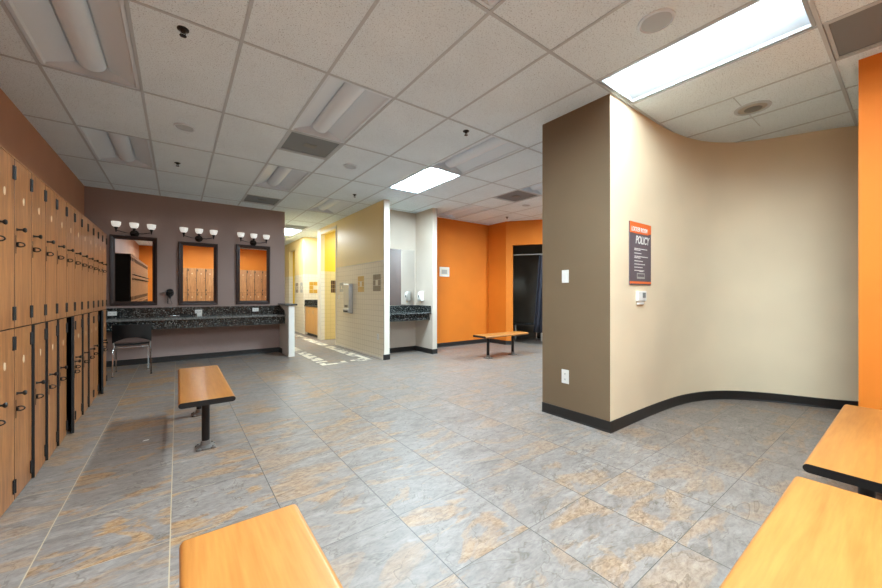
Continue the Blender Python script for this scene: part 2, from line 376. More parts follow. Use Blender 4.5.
TL_ = {(0, 2): 'unlit white ceiling light above the near end of the wooden lockers, top left corner',
 (0, 4): 'unlit white ceiling light over the far lockers, near the left mirror wall',
 (3, 2): 'unlit white ceiling light in centre row, nearest of those before the square grille',
 (3, 4): 'unlit white ceiling light between the two square grilles in the centre row',
 (5, 5): 'unlit white ceiling light just before the top of the yellow tiled partition',
 (6, 3): 'lit bright ceiling light in the middle of the room beyond the partition end',
 (5, 8): 'lit ceiling light glowing far down the corridor past the brown wall',
 (6, 0): 'large lit ceiling light above the brown pillar corner, upper right',
 (6, 2): 'unlit ceiling light left of the pillar, in line with a lit one',
 (9, 4): 'unlit ceiling light farthest right, above the orange wall',
 (9, 2): 'unlit ceiling light peeking out behind the pillar top beside a square grille',
 (3, 0): 'ceiling light whose corner just shows at the top edge middle',
 (2, 0): 'added unseen lit ceiling light overhead to the right of the cut off bench', (2, -1): 'added unseen lit ceiling light overhead behind the cut off bench',  # overhead lamps added out of view as fill light
 (4, -1): 'added unseen lit ceiling light above the bench at the bottom right corner', (8, 6): 'added unseen lit ceiling light inside the yellow tiled room',
 (12, 2): 'added unseen lit ceiling light behind the pillar by the dressing stalls'}  # yellow room and pillar lamps are added too, hidden behind walls
for (i, j), lit in TROF.items():
    if (i, j) == (0, 0): pass
    troffer(i, j, lit, TL_[(i, j)])
DL = ['dirty grey square air grille between unlit lights in the centre row', 'grey square air grille just above the left mirror wall',
      'grey square air grille above the orange wall left of the pillar', 'grey square air grille cut by the top right corner', 'grey square air grille far down the corridor ceiling']
for (i, j, k), lb in zip(DIFF, DL):
    x0, x1, y0, y1 = cell(i, j); ym = (y0+y1)/2
    if k == 0: y1 = ym
    else: y0 = ym
    g = .014; T = thing('air_grille', lb, 'air vent', ((x0+x1)/2, (y0+y1)/2, H), group='square ceiling air grilles'); w = (x1-x0)/2-g
    b = bmesh.new()
    for a in ((-w, w, -w, -w+.02), (-w, w, w-.02, w), (-w, -w+.02, -w+.02, w-.02), (w-.02, w, -w+.02, w-.02)): box(b, *a, 0, .004)
    obj('frame', b, M['tee'], T)
    b = bmesh.new(); box(b, -w+.02, w-.02, -w+.02, w-.02, .006, .01)
    obj('perforated_plate', b, M['perf'], T)
    b = bmesh.new(); box(b, -.07, .07, -.05, .05, -.001, .005); box(b, -.045, .045, -.03, .03, -.003, -.001)
    obj('damper_plate', b, M['grey'], T)

def disc(name, x, y, r, label, cat, style):
    T = thing(name, label, cat, (x, y, H))
    if style == 'speaker':
        b = bmesh.new(); lathe(b, [(r, .0), (r, -.010), (r*.90, -.014), (r*.86, -.006)], 36); obj('rim', b, M['pan'], T, smooth=True)
        b = bmesh.new(); lathe(b, [(r*.83, -.004), (r*.83, -.008), (r*.5, -.012), (.002, -.014)], 36); obj('grille', b, M['greyl'], T, smooth=True)
    elif style == 'can':
        b = bmesh.new(); lathe(b, [(r*.80, -.004), (r*.82, -.010), (r, -.008), (r*1.02, -.0005), (r*.80, -.0005)], 36); obj('rim', b, M['greyl'], T, smooth=True)
        b = bmesh.new(); lathe(b, [(r*.79, -.001), (r*.79, -.004), (r*.35, -.0045), (.002, -.0045)], 36); obj('reflector', b, M['steel'], T, smooth=True)
        b = bmesh.new(); lathe(b, [(r*.5, -.005), (r*.45, -.010), (.002, -.012)], 24, (.02, 0, 0)); obj('bulb', b, M['grey'], T, smooth=True)
    return T
disc('ceiling_speaker', 2.50, 1.02, .105, 'round white ceiling speaker beside the big lit light', 'speaker', 'speaker')
disc('ceiling_speaker', .06, 4.65, .095, 'round ceiling speaker nearest the lockers, over the small bench', 'speaker', 'speaker')
disc('ceiling_speaker', 1.92, 4.70, .095, 'round ceiling speaker right of the dirty centre air grille', 'speaker', 'speaker')
disc('ceiling_speaker', 5.56, 4.66, .095, 'round ceiling speaker far right above the orange corner', 'speaker', 'speaker')
disc('recessed_downlight', 4.40, .95, .135, 'round recessed downlight in the ceiling above the curved cream wall', 'ceiling light', 'can')
for x, y, lb in ((.03, 2.94, 'black sprinkler head nearest the camera, top left ceiling'), (0, 5.97, 'sprinkler head on the ceiling above the mirrors, left'),
                 (2.53, 5.99, 'sprinkler head on the ceiling before the yellow partition'), (2.52, 2.94, 'sprinkler head on the ceiling left of the pillar'),
                 (6.07, 5.64, 'sprinkler head on the ceiling above the far orange corner')):
    T = thing('sprinkler_head', lb, 'sprinkler', (x, y, H), group='ceiling sprinkler heads')
    b = bmesh.new(); lathe(b, [(.034, .0), (.034, -.006), (.018, -.012), (.012, -.024)], 20); obj('escutcheon', b, M['black'], T, smooth=True)
    b = bmesh.new(); tube(b, [(-.011, 0, -.022), (-.013, 0, -.032), (0, 0, -.043)], .003, 8); tube(b, [(.011, 0, -.022), (.013, 0, -.032), (0, 0, -.043)], .003, 8)
    lathe(b, [(.004, -.041), (.02, -.044), (.02, -.046), (.002, -.047)], 16); obj('deflector', b, M['black'], T, smooth=True)

# walls
struct('wall_left', bx(-1.375, -1.225, -2.35, 8.30, 0, H), M['brown'])
struct('wall_back', bx(-1.225, 1.856, 8.15, 8.30, 0, H), M['taupe'])
struct('wall_rear', bx(-1.225, 6.6, -2.35, -2.2, 0, H), M['orange'])
struct('wall_front_right', bx(4.147, 4.30, -2.2, .277, 0, H), M['orange'])
S = [(3.07, 1.63), (3.35, 1.63), (3.6, 1.63), (3.85, 1.628), (4.1, 1.62), (4.38, 1.605), (4.62, 1.572), (4.84, 1.515), (5.02, 1.44), (5.18, 1.335), (5.30, 1.21), (5.39, 1.08),
     (5.46, .95), (5.53, .80), (5.60, .63), (5.68, .48), (5.78, .35), (5.9, .2), (6.0, 0.0), (6.04, -.3)]
# smooth the plan curve
def smooth(P, n=2):
    for _ in range(n):
        Q = [P[0]]
        for a, b in zip(P, P[1:]): Q += [(a[0]*.75+b[0]*.25, a[1]*.75+b[1]*.25), (a[0]*.25+b[0]*.75, a[1]*.25+b[1]*.75)]
        Q.append(P[-1]); P = Q
    return P
SS = smooth(S)
bm = bmesh.new(); poly = SS+[(6.04, -2.2), (8.3, -2.2), (8.3, 2.355), (3.07, 2.355)]
prism(bm, poly, 0, H, [0]*(len(SS)+1)+[1, 2, 1])
o = struct('wall_pillar', bm, [M['cream'], M['pillar'], M['dtaupe']], smooth=True)
def bband(name, pts, h=.1, th=.007, side=1, mat='base', toe=.006):
    """skirting along an open path; side=1 puts it on the left of the path"""
    b = bmesh.new(); P = [Vector(p) for p in pts]; n = len(P); out = []
    for i, p in enumerate(P):
        ns = []
        if i > 0: d = (P[i]-P[i-1]).normalized(); ns.append(Vector((-d.y, d.x)))
        if i < n-1: d = (P[i+1]-P[i]).normalized(); ns.append(Vector((-d.y, d.x)))
        q = sum(ns, Vector((0, 0))).normalized(); k = 1/max(.4, q.dot(ns[0])); out.append(q*k*side)
    rings = []
    for p, q in zip(P, out):
        prof = [(0.0008, 0.0005), (th+toe, .0005), (th+toe, .004), (th, .016), (th, h-.004), (th-.003, h), (.0008, h)]
        rings.append([b.verts.new((p.x+q.x*a, p.y+q.y*a, z)) for a, z in prof])
    for A, B in zip(rings, rings[1:]):
        for k in range(len(A)): b.faces.new((A[k], A[(k+1) % 7], B[(k+1) % 7], B[k]))
    b.faces.new(rings[0]); b.faces.new(rings[-1])
    return struct(name, b, M[mat])
bband('baseboard_pillar', [(3.07, 2.355)]+SS, side=-1)
bband('baseboard_back', [(-1.2, 8.15), (1.74, 8.15)], side=-1)
bband('baseboard_front_right', [(4.147, -2.19), (4.147, .277)], side=1)
# low wall at the end of the vanity, with its granite cap
struct('wall_pony', bx(1.75, 1.858, 7.36, 8.149, 0, 1.005), M['ponyw'])
struct('trim_3', bx(1.715, 1.905, 7.32, 8.149, 1.0055, 1.035), M['granite'], bevel=.004)
bband('baseboard_pony', [(1.75, 8.149), (1.75, 7.9)], side=-1)
# tiled partition with doorway
b = bmesh.new()
box(b, 3.1, 3.2, 5.975, 8.47, 0, H); box(b, 3.1, 3.2, 8.47, 9.6, 2.83, H)
box(b, 3.1, 3.2, 9.6, 9.85, 0, H)
struct('wall_partition', b, M['tile'])
struct('trim_4', bx(3.095, 3.205, 5.945, 5.975, .1, H), M['trimw'])
struct('baseboard_partition', bx(3.088, 3.212, 5.938, 5.976, .0005, .1), M['base'])
struct('trim_5', bx(3.09, 3.0995, 5.976, 8.47, 1.85, 1.868), M['trimw'])
b = bmesh.new()        # pale casing round the doorway
box(b, 3.088, 3.0995, 9.6, 9.85, 0.001, 2.999); box(b, 3.088, 3.0995, 8.44, 9.6, 2.83, 2.90); box(b, 3.088, 3.0995, 8.42, 8.47, .001, 2.90)
struct('trim_6', b, M['trimw'])
struct('trim_7', bx(3.085, 3.0995, 5.976, 8.42, .0005, .03), M['trimw'])
# niche
struct('wall_niche', bx(3.2, 4.31, 6.6, 6.75, 0, H), M['niche'])
struct('wall_wing', bx(4.2, 4.31, 5.95, 6.5995, 0, H), M['niche'])
bband('baseboard_niche', [(3.201, 6.6), (4.2, 6.6), (4.2, 5.95), (4.31, 5.95), (4.31, 6.6)], side=-1)
# orange corner and diagonal stall front
struct('wall_orange', bx(4.31, 6.57, 6.6, 6.75, 0, H), M['orange'])
struct('wall_orange_return', bx(6.42, 6.57, 6.0, 6.5995, 0, H), M['orange'])
bband('baseboard_orange', [(4.312, 6.6), (6.42, 6.6), (6.42, 6.0), (6.42+.6*.15, 6.0-.8*.15)], side=-1)
DA = Vector((.6, -.8)); DN = Vector((.8, .6)); D0 = Vector((6.42, 6.0))
def dg(s, n): p = D0+DA*s+DN*n; return (p.x, p.y)
def dprism(b, s0, s1, n0, n1, z0, z1): prism(b, [dg(s0, n0), dg(s1, n0), dg(s1, n1), dg(s0, n1)], z0, z1)
b = bmesh.new()
OP0, OP1, OPZ = .16, 1.55, 2.42
prism(b, [dg(0, 0), dg(OP0, 0), dg(OP0, .12), (6.57, 6.0)], 0, H)
dprism(b, OP0, OP1, 0, .12, OPZ, H); dprism(b, OP1, 3.1, 0, .12, 0, H)
struct('wall_diagonal', b, M['orange'])
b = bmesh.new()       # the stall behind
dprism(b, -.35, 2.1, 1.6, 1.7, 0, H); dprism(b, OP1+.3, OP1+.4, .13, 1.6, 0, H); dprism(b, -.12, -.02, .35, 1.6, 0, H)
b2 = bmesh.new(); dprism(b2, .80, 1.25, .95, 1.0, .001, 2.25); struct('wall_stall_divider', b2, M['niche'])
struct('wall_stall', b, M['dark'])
struct('wall_right', bx(8.3, 8.45, 2.36, 4.2, 0, H), M['taupe'])
# corridor beyond
struct('wall_corridor_left', bx(1.76, 1.858, 8.3, 15.2, 0, H), M['cream'])
struct('wall_corridor_end', bx(1.76, 5.2, 15.2, 15.35, 0, H), M['tilex'])
struct('wall_yellow', bx(3.2, 5.2, 9.6, 9.70, 0, H), M['tileyel'])
struct('wall_restroom_right', bx(5.2, 5.3, 6.75, 15.2, 0, H), M['tile'])
struct('wall_corridor_return', bx(3.13, 5.2, 11.28, 11.40, 0, H), M['tilex'])
b = bmesh.new(); box(b, 3.13, 3.25, 11.40, 12.38, 0, H); box(b, 3.13, 3.25, 12.38, 13.1, 2.72, H); box(b, 3.13, 3.25, 13.1, 15.2, 0, H)
struct('wall_corridor_right', b, M['tile'])
struct('wall_cabinet_back', bx(3.75, 3.85, 9.70, 11.28, 0, H), M['tile'])
struct('wall_far_yellow', bx(3.25, 5.2, 13.12, 13.22, 0, H), M['yellow'])
struct('trim_8', bx(3.55, 3.72, 11.272, 11.2795, 1.5, 2.45), M['salmon'])  # flat salmon strip in place of a mirror's edge and reflection
def accent(name, ax, c0, u0, u1, z0, z1, mat, ring=True, parent=None):
    """a square of accent tiles let into a wall; ax 'x' = on plane x=c0"""
    b = bmesh.new()
    def q(a0, a1, b0, b1, d=.004, mi=0):
        if ax == 'x': box(b, c0-d, c0-.0005, a0+.003, a1-.003, b0+.003, b1-.003, mi)
        else: box(b, a0+.003, a1-.003, c0-d, c0-.0005, b0+.003, b1-.003, mi)
    nu, nz = 3, 3; du = (u1-u0)/nu; dz = (z1-z0)/nz
    for i in range(nu):
        for k in range(nz):
            q(u0+i*du, u0+(i+1)*du, z0+k*dz, z0+(k+1)*dz, .004, 1 if (ring and i == 1 and k == 1) else 0)
    return struct(name, b, [mat, M['mosl']])
accent('trim_9', 'x', 3.1, 6.853, 7.16, 1.275, 1.61, M['acy'])
accent('trim_10', 'x', 3.1, 6.10, 6.43, 1.285, 1.615, M['acb'])
accent('trim_11', 'x', 3.1, 7.98, 8.22, 1.28, 1.50, M['acg'])
accent('trim_12', 'y', 9.6, 3.37, 3.52, 1.27, 1.61, M['acd'], False)
accent('trim_13', 'y', 11.28, 3.28, 3.66, 1.26, 1.62, M['acy'])
accent('trim_14', 'x', 3.13, 11.95, 12.25, 1.28, 1.60, M['acb'])
accent('trim_15', 'x', 3.13, 11.45, 11.7, 1.28, 1.60, M['acg'])

# mosaic border let into the floor
b = bmesh.new()
def mos(x0, x1, y0, y1):
    s = .098; nx = max(1, round((x1-x0)/s)); ny = max(1, round((y1-y0)/s))
    for i in range(nx):
        for k in range(ny):
            c = random.random(); mi = 0 if c < .5 else (1 if c < .72 else 2)
            a = (x0+(x1-x0)*i/nx+.004, x0+(x1-x0)*(i+1)/nx-.004, y0+(y1-y0)*k/ny+.004, y0+(y1-y0)*(k+1)/ny-.004)
            box(b, *a, .0004, .0016, mi)
mos(2.0, 2.2, 6.12, 8.9); mos(2.2, 2.75, 6.12, 6.32); mos(2.75, 2.95, 6.12, 13.5)
struct('trim_16', b, [M['mosl'], M['mosd'], M['mosm']])

# ------------------------------------------------------------------ lockers
LB, LP, LX = 3.19, .3063, -.773
def locker(open_lower=0):
    """a double-tier unit; origin at its near front bottom corner, door faces +X"""
    T = thing('locker', 'x', 'locker', group='double tier wooden lockers'); w = LP-.002; d = .445
    b = bmesh.new()
    box(b, -d, -.022, .001, w, 0.012, 2.02); box(b, -.03, -.028, .001, w, 0.0005, .012)
    # hollow the lower tier so an ajar door shows a dark inside
    b.free(); b = bmesh.new()
    tk = .016
    box(b, -d, -.022, .001, tk, 0.0005, 2.0235); box(b, -d, -.022, w-tk, w, .0005, 2.0235)
    for z in (.0005, 1.012, 2.006): box(b, -d, -.022, tk, w-tk, z, z+.0175)
    box(b, -d, -d+.01, tk, w-tk, .018, 2.006)
    obj('carcass', b, [M['inner']], T)
    for nm, z0, z1, ang in (('upper_door', 1.026, 2.0235, 0), ('lower_door', .008, 1.020, open_lower)):
        b = bmesh.new(); hh = z1-z0; dw = w-.006
        box(b, 0, .019, -dw, 0, 0, hh)          # hinge line on the far edge
        D = obj(nm, b, [M['locker'], M['inner']], T, loc=(-.020, w-.003, z0), bevel=.0015)
        for p in D.data.polygons:
            if p.normal.x < .5: p.material_index = 1
        D.rotation_euler = (0, 0, R(ang))
        for zz in (.045, hh-.125):
            b = bmesh.new(); box(b, .0195, .025, -.030, -.003, zz, zz+.08); tube(b, [(.025, -.008, zz), (.025, -.008, zz+.08)], .005, 8)
            obj('hinge', b, M['hinge'], D)
        kz = .585 if nm == 'upper_door' else .622
        b = bmesh.new(); lathe(b, [(.009, 0), (.006, .008), (.006, .022), (.014, .030), (.015, .036), (.009, .041)], 14, (.0195, -dw+.03, kz), Matrix.Rotation(PI/2, 4, 'Y'))
        obj('knob', b, M['black'], D, smooth=True)
        b = bmesh.new(); box(b, .0192, .0215, -dw+.012, -dw+.018, kz-.145, kz-.035)
        c = Vector((.034, -dw+.022, kz-.09))
        tube(b, [(c.x+.020*math.cos(a), c.y+.0, c.z+.013*math.sin(a)) for a in [2*PI*q/14 for q in range(14)]], .0038, 8, True)
        box(b, .0192, .030, -dw+.013, -dw+.030, kz-.10, kz-.08)
        obj('hasp', b, M['black'], D)
        b = bmesh.new(); lathe(b, [(.014, 0), (.014, .0015)], 20, (.0193, -dw/2, kz+.19), Matrix.Rotation(PI/2, 4, 'Y') )
        for v in b.verts: v.co.z = (v.co.z-(kz+.19))*1.7+kz+.19
        obj('number_plate', b, M['plate'], D)
    return T
p0 = locker(0); p1 = locker(2.6); p2 = locker(9.0)
for p in (p0, p1, p2): remember(p)
used = set()
ORD = ['first', 'second', 'third', 'fourth', 'fifth', 'sixth', 'seventh', 'eighth', 'ninth', 'tenth', 'eleventh', 'twelfth', 'thirteenth', 'fourteenth', 'fifteenth', 'sixteenth', 'seventeenth']
AJ = {1: 1, 2: 1, 3: 1, 4: 2, 6: 1, 7: 1, 9: 2}
def put(proto, loc, rz, label, grp):
    if proto.name in used: o = copy_tree(proto)
    else: used.add(proto.name); o = proto
    o.location = loc; o.rotation_euler = (0, 0, rz); o['label'] = label; o['group'] = grp
    return o
for k in range(10, -7, -1):
    a = AJ.get(k, 0); y = LB+k*LP
    n = ORD[10-k]
    if k < -1: lb = 'closed wooden double tier locker, near part of left row, %s from the far end' % n
    else: lb = 'wooden locker on left wall, %s from the far end, lower door %s' % (n, ['closed', 'slightly ajar', 'open'][a])
    put((p0, p1, p2)[a], (LX, y, 0), 0, lb, 'double tier wooden lockers along the left wall')
# the row behind the camera, seen in the mirrors
for k in range(13):
    put(p1 if k == 8 else p0, (.02+k*.31, -1.74, 0), PI/2, 'wooden double tier locker under the orange wall, reflected in the framed mirrors', 'lockers reflected in the mirrors')
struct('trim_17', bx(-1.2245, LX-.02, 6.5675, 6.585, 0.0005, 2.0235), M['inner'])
struct('trim_18', bx(-1.2245, LX+.002, LB-6*LP, 6.585, 2.0245, 2.034), M['locker'])

# ------------------------------------------------------------------ benches
def bench(label, x, y, ln, axis, legs, w=.354):
    """axis 0 = runs along X. origin at floor centre"""
    T = thing('bench', label, 'bench', (x, y, 0), PI/2 if axis else 0, group='wood topped pedestal benches')
    b = bmesh.new(); r = .02; z = .45-r; n = 8; prof = []
    for k in range(n+1): a = -PI/2+PI*k/n; prof.append((w/2-r+r*math.cos(a), z+r*math.sin(a)))
    for k in range(n+1): a = PI/2+PI*k/n; prof.append((-w/2+r+r*math.cos(a), z+r*math.sin(a)))
    A = [b.verts.new((-ln/2+.002, p, q)) for p, q in prof]; B = [b.verts.new((ln/2-.002, p, q)) for p, q in prof]; m = len(prof)
    for k in range(m): b.faces.new((A[k], A[(k+1) % m], B[(k+1) % m], B[k]))
    b.faces.new(A); b.faces.new(B)
    obj('seat', b, M['bench'], T, smooth=True)
    for s in (-1, 1):
        b = bmesh.new(); x0, x1 = s*(ln/2-.002), s*(ln/2+.001)
        A = [b.verts.new((x0, p, q)) for p, q in prof]; B = [b.verts.new((x1, p*.996, .43+(q-.43)*.97)) for p, q in prof]
        for k in range(m): b.faces.new((A[k], A[(k+1) % m], B[(k+1) % m], B[k]))
        b.faces.new(A); b.faces.new(B)
        obj('end_cap', b, M['blackp'], T)
    for lx in legs:
        b = bmesh.new()
        lathe(b, [(.028, .018), (.028, .395)], 20, (lx, 0, 0))
        Lg = obj('leg', b, M['black'], T, smooth=True)
        b = bmesh.new(); box(b, lx-.045, lx+.045, -.13, .13, .396, .4095); obj('top_bracket', b, M['black'], Lg, bevel=.003)
        b = bmesh.new(); lathe(b, [(.066, .0005), (.066, .012), (.05, .022), (.036, .028), (.0325, .06), (.029, .062)], 24, (lx, 0, 0))
        for a in (PI/4, 3*PI/4, 5*PI/4, 7*PI/4):
            lathe(b, [(.02, .0005), (.02, .014), (.014, .018)], 12, (lx+.068*math.cos(a), .068*math.sin(a), 0))
            lathe(b, [(.007, .018), (.007, .024)], 6, (lx+.068*math.cos(a), .068*math.sin(a), 0))
        obj('floor_flange', b, M['flange'], Lg, smooth=True)
    return T
bench('whole wood topped bench standing on the floor between lockers and vanity', .181, 3.853, 1.475, 1, (-.45, .52))
bench('wood topped bench cut off by the bottom edge, left of centre', .181, .64, 1.475, 1, (-.45, .45))
bench('wood topped bench at right edge by the orange wall, behind another bench', 3.045, .145, 1.475, 0, (-.5, .45))
bench('wood topped bench nearest camera at bottom right corner', 1.385, .145, 1.475, 0, (-.45, .5))
bench('small far bench standing in front of the orange corner', 5.15, 4.93, 1.20, 0, (-.37, .32))

# ------------------------------------------------------------------ vanity
T = thing('vanity_counter', 'long black speckled granite counter under the three framed mirrors', 'counter', (.26, 8.15, 0))
def rel(b, o): 
    for v in b.verts: v.co -= Vector(o.location)
    return b
obj('countertop', rel(bx(-1.2248, 1.7498, 7.60, 8.1498, .782, .82), T), M['granitetop'], T, bevel=.009)  # edge highlight is put into this lighter granite colour
obj('apron', rel(bx(-1.222, 1.748, 7.65, 7.675, .635, .7815), T), M['granite'], T)
obj('backsplash', rel(bx(-1.222, 1.748, 8.128, 8.1498, .8205, .99), T), M['granite'], T)
b = bmesh.new(); v = [b.verts.new((x, y, z)) for x in (1.73, 1.749) for (y, z) in ((8.127, .8205), (7.66, .8205), (7.70, .90), (8.127, 1.0))]
b.faces.new(v[:4]); b.faces.new(v[4:][::-1])
for k in range(4): b.faces.new((v[k], v[(k+1) % 4], v[4+(k+1) % 4], v[4+k]))
obj('side_splash', rel(b, T), M['granite'], T)

def mirror(x0, x1, z0, z1, label, tilt):
    cx = (x0+x1)/2; T = thing('wall_mirror', label, 'mirror', (cx, 8.148, z0), group='dark framed mirrors'); T.rotation_euler = (R(tilt), 0, 0)
    w = (x1-x0)/2; h = z1-z0; f = .068
    def mem(a, c):     # profile frame with stepped section, mitred
        b = bmesh.new()
        prof = [(0, -.003), (0, -.030), (.010, -.038), (.030, -.036), (.045, -.026), (.062, -.022), (.068, -.015), (.068, -.003)]
        R0 = []
        for (ux, uz, vx, vz) in ((-w, 0, 1, 1), (w, 0, -1, 1), (w, h, -1, -1), (-w, h, 1, -1)):
            R0.append([b.verts.new((ux+vx*p, q, uz+vz*p)) for p, q in prof])
        n = len(prof)
        for s in range(4):
            A, B = R0[s], R0[(s+1) % 4]
            for k in range(n): b.faces.new((A[k], A[(k+1) % n], B[(k+1) % n], B[k]))
        return b
    obj('frame', mem(0, 0), M['frame'], T)
    obj('glass', bx(-w+f-.004, w-f+.004, -.012, -.008, f-.004, h-f+.004), M['mirror'], T)
    return T
mirror(-.918, -.290, 1.036, 2.235, 'dark framed mirror nearest the lockers, leftmost of three', .5)
mirror(.015, .628, 1.03, 2.20, 'dark framed mirror in the middle of three over the counter', .85)
mirror(.938, 1.56, 1.03, 2.225, 'dark framed mirror on the right of three over the counter', .85)

def vlight(cx, label):
    T = thing('vanity_light', label, 'wall light', (cx, 8.149, 2.28), group='three shade vanity lights')
    b = bmesh.new(); rot = Matrix.Rotation(PI/2, 4, 'X')
    lathe(b, [(.062, .0005), (.062, .012), (.05, .022), (.03, .03), (.012, .05)], 24, (0, 0, 0), rot)
    obj('back_plate', b, M['bronze'], T, smooth=True)
    b = bmesh.new(); tube(b, [(-.232, -.075, .03), (-.12, -.08, .0), (0, -.055, -.005), (.12, -.08, .0), (.232, -.075, .03)], .006, 10)
    obj('arm', b, M['bronze'], T, smooth=True)
    for sx in (-.232, 0, .232):
        b = bmesh.new(); lathe(b, [(.006, .0 if sx else -.0), (.012, .04), (.026, .075), (.028, .082)], 16, (sx, -.078, .0)); c = obj('shade_cup', b, M['bronze'], T, smooth=True)
        b = bmesh.new(); lathe(b, [(.028, .083), (.048, .095), (.060, .125), (.065, .172), (.060, .172), (.054, .125), (.040, .10), (.02, .092)], 28, (sx, -.078, 0))
        obj('shade', b, M['shade'], T, smooth=True)
vlight(-.60, 'three shade vanity light above the left mirror, beside the lockers')
vlight(.325, 'three shade vanity light above the middle mirror')
vlight(1.247, 'three shade vanity light above the right mirror')

T = thing('hair_dryer', 'black oval wall mounted hair dryer between left and middle mirrors', 'hair dryer', (-.111, 8.149, 1.15))
b = bmesh.new(); lathe(b, [(.056, .0005), (.058, .02), (.045, .05), (.02, .062)], 24, (0, 0, .10), Matrix.Rotation(PI/2, 4, 'X'))
for v in b.verts: v.co.z = (v.co.z-.10)*1.35+.10
obj('holder', b, M['blackp'], T, smooth=True)
b = bmesh.new(); lathe(b, [(.036, 0), (.04, .03), (.034, .07), (.03, .09)], 20, (.045, -.085, .125), Matrix.Rotation(-PI/2, 4, 'Y')); tube(b, [(.0, -.08, .10), (.005, -.075, .0)], [.018, .014], 12)
obj('dryer_body', b, M['blackp'], T, smooth=True)
b = bmesh.new(); tube(b, [(-.03+.008*math.cos(a), -.04+.008*math.sin(a), .02-.0016*k) for k in range(70) for a in [k*.9]], .0028, 6)
tube(b, [(.005, -.07, .0), (.02, -.05, -.06), (.035, -.04, -.09), (.02, -.035, -.105), (-.02, -.035, -.095)], .003, 6)
obj('cord', b, M['blackp'], T, smooth=True)

def plate(name, x, y, z, w, h, nrm, label, cat, kind='outlet', grp=None):
    """nrm: '-y' faces the camera side, '-x' faces left"""
    T = thing(name, label, cat, (x, y, z), 0 if nrm == '-y' else -PI/2, grp)
    obj('cover_plate', bx(-w/2, w/2, -.006, -.0006, -h/2, h/2), M['white'], T, bevel=.0015)
    if kind == 'outlet':
        hor = w > h
        for s in (-1, 1):
            cx, cz = (s*w*.22, 0) if hor else (0, s*h*.2)
            b = bmesh.new(); box(b, cx-.014, cx+.014, -.008, -.0062, cz-.014, cz+.014)
            q = obj('socket', b, M['white'], T)
            b = bmesh.new(); box(b, cx-.007, cx-.004, -.009, -.0081, cz-.003, cz+.007); box(b, cx+.004, cx+.007, -.009, -.0081, cz-.003, cz+.007); box(b, cx-.002, cx+.002, -.009, -.0081, cz-.010, cz-.006)
            obj('slot', b, M['blackp'], q)
    else:
        obj('rocker', bx(-w*.23, w*.23, -.010, -.0062, -h*.3, h*.3), M['white'], T, bevel=.001)
    return T
plate('power_outlet', -.885, 8.127, .90, .115, .07, '-y', 'white outlet on granite backsplash beside the lockers', 'outlet')
plate('power_outlet', .32, 8.127, .90, .115, .07, '-y', 'white outlet on granite backsplash under the middle mirror', 'outlet')
plate('power_outlet', 1.287, 8.127, .91, .115, .07, '-y', 'white outlet on granite backsplash under the right mirror', 'outlet')
plate('power_outlet', 3.0695, 2.08, .415, .08, .135, '-x', 'white outlet low on the brown face of the pillar', 'outlet')
plate('light_switch', 3.0695, 2.08, 1.40, .075, .125, '-x', 'white rocker switch on the brown face of the pillar', 'switch', 'rocker')
plate('power_outlet', 3.0995, 6.21, .41, .08, .12, '-x', 'cream outlet low on the tiled partition', 'outlet')
plate('light_switch', 3.0995, 8.26, 1.16, .06, .10, '-x', 'small switch on tiled partition beside the yellow doorway', 'switch', 'rocker')

# small things on the counter
T = thing('curling_iron', 'black curling iron lying on the counter, cord toward the outlet', 'curling iron', (.05, 7.98, .8205), R(6))
b = bmesh.new(); tube(b, [(-.02, 0, .018), (.14, 0, .018)], .017, 14); obj('handle', b, M['blackp'], T, smooth=True)
b = bmesh.new(); tube(b, [(-.16, 0, .018), (-.021, 0, .018)], .010, 12); obj('barrel', b, M['chrome'], T, smooth=True)
b = bmesh.new(); tube(b, [(.14, 0, .018), (.18, .02, .006), (.20, .07, .006), (.24, .10, .03), (.27, .12, .06)], .004, 8); obj('cord', b, M['blackp'], T, smooth=True)
T = thing('power_adapter', 'white plug adapter on counter below the middle outlet', 'plug', (.33, 8.06, .8205))
obj('adapter_body', bx(-.04, .04, -.03, .03, .0, .05), M['white'], T, bevel=.006)
b = bmesh.new(); tube(b, [(.0, .03, .03), (.01, .045, .05), (0, .05, .075)], .004, 8); obj('cord', b, M['white'], T, smooth=True)

# ------------------------------------------------------------------ chair (backrest toward the camera)
T = thing('stacking_chair', 'black plastic chair with chrome legs tucked under the counter', 'chair', (-.565, 7.32, 0), R(4))
# frame-local: backrest at -y, seat toward +y
b = bmesh.new(); n = 14; rows = []
for iz in range(8):
    z = .50+.275*iz/7; row = []
    for k in range(n+1):
        u = k/n*2-1; x = u*.225; y = -.245+.05*(1-u*u)*-1 - .05*(iz/7)
        zz = z if iz > 0 else .50+.05*(1-u*u)*1.6
        if iz == 1: zz = max(z, .51+.05*(1-u*u)*1.6)
        row.append((x, y, zz))
    rows.append(row)
F = [[b.verts.new(p) for p in r] for r in rows]; G = [[b.verts.new((p[0], p[1]+.012, p[2])) for p in r] for r in rows]
for i in range(7):
    for k in range(n):
        b.faces.new((F[i][k], F[i][k+1], F[i+1][k+1], F[i+1][k])); b.faces.new((G[i][k], G[i+1][k], G[i+1][k+1], G[i][k+1]))
for i in range(7):
    for k in (0, n): b.faces.new((F[i][k], F[i+1][k], G[i+1][k], G[i][k]))
for k in range(n):
    for i in (0, 7): b.faces.new((F[i][k], F[i][k+1], G[i][k+1], G[i][k]))
obj('backrest', b, M['blackp'], T, smooth=True)
b = bmesh.new(); rows = []
for iy in range(9):
    y = -.21+.42*iy/8; row = []
    for k in range(n+1):
        u = k/n*2-1; row.append((u*(.215), y, .455+.012*u*u-.02*(max(0, iy-6)/2)**2+.02*(max(0, 2-iy)/2)**2))
    rows.append(row)
F = [[b.verts.new(p) for p in r] for r in rows]; G = [[b.verts.new((p[0], p[1], p[2]-.014)) for p in r] for r in rows]
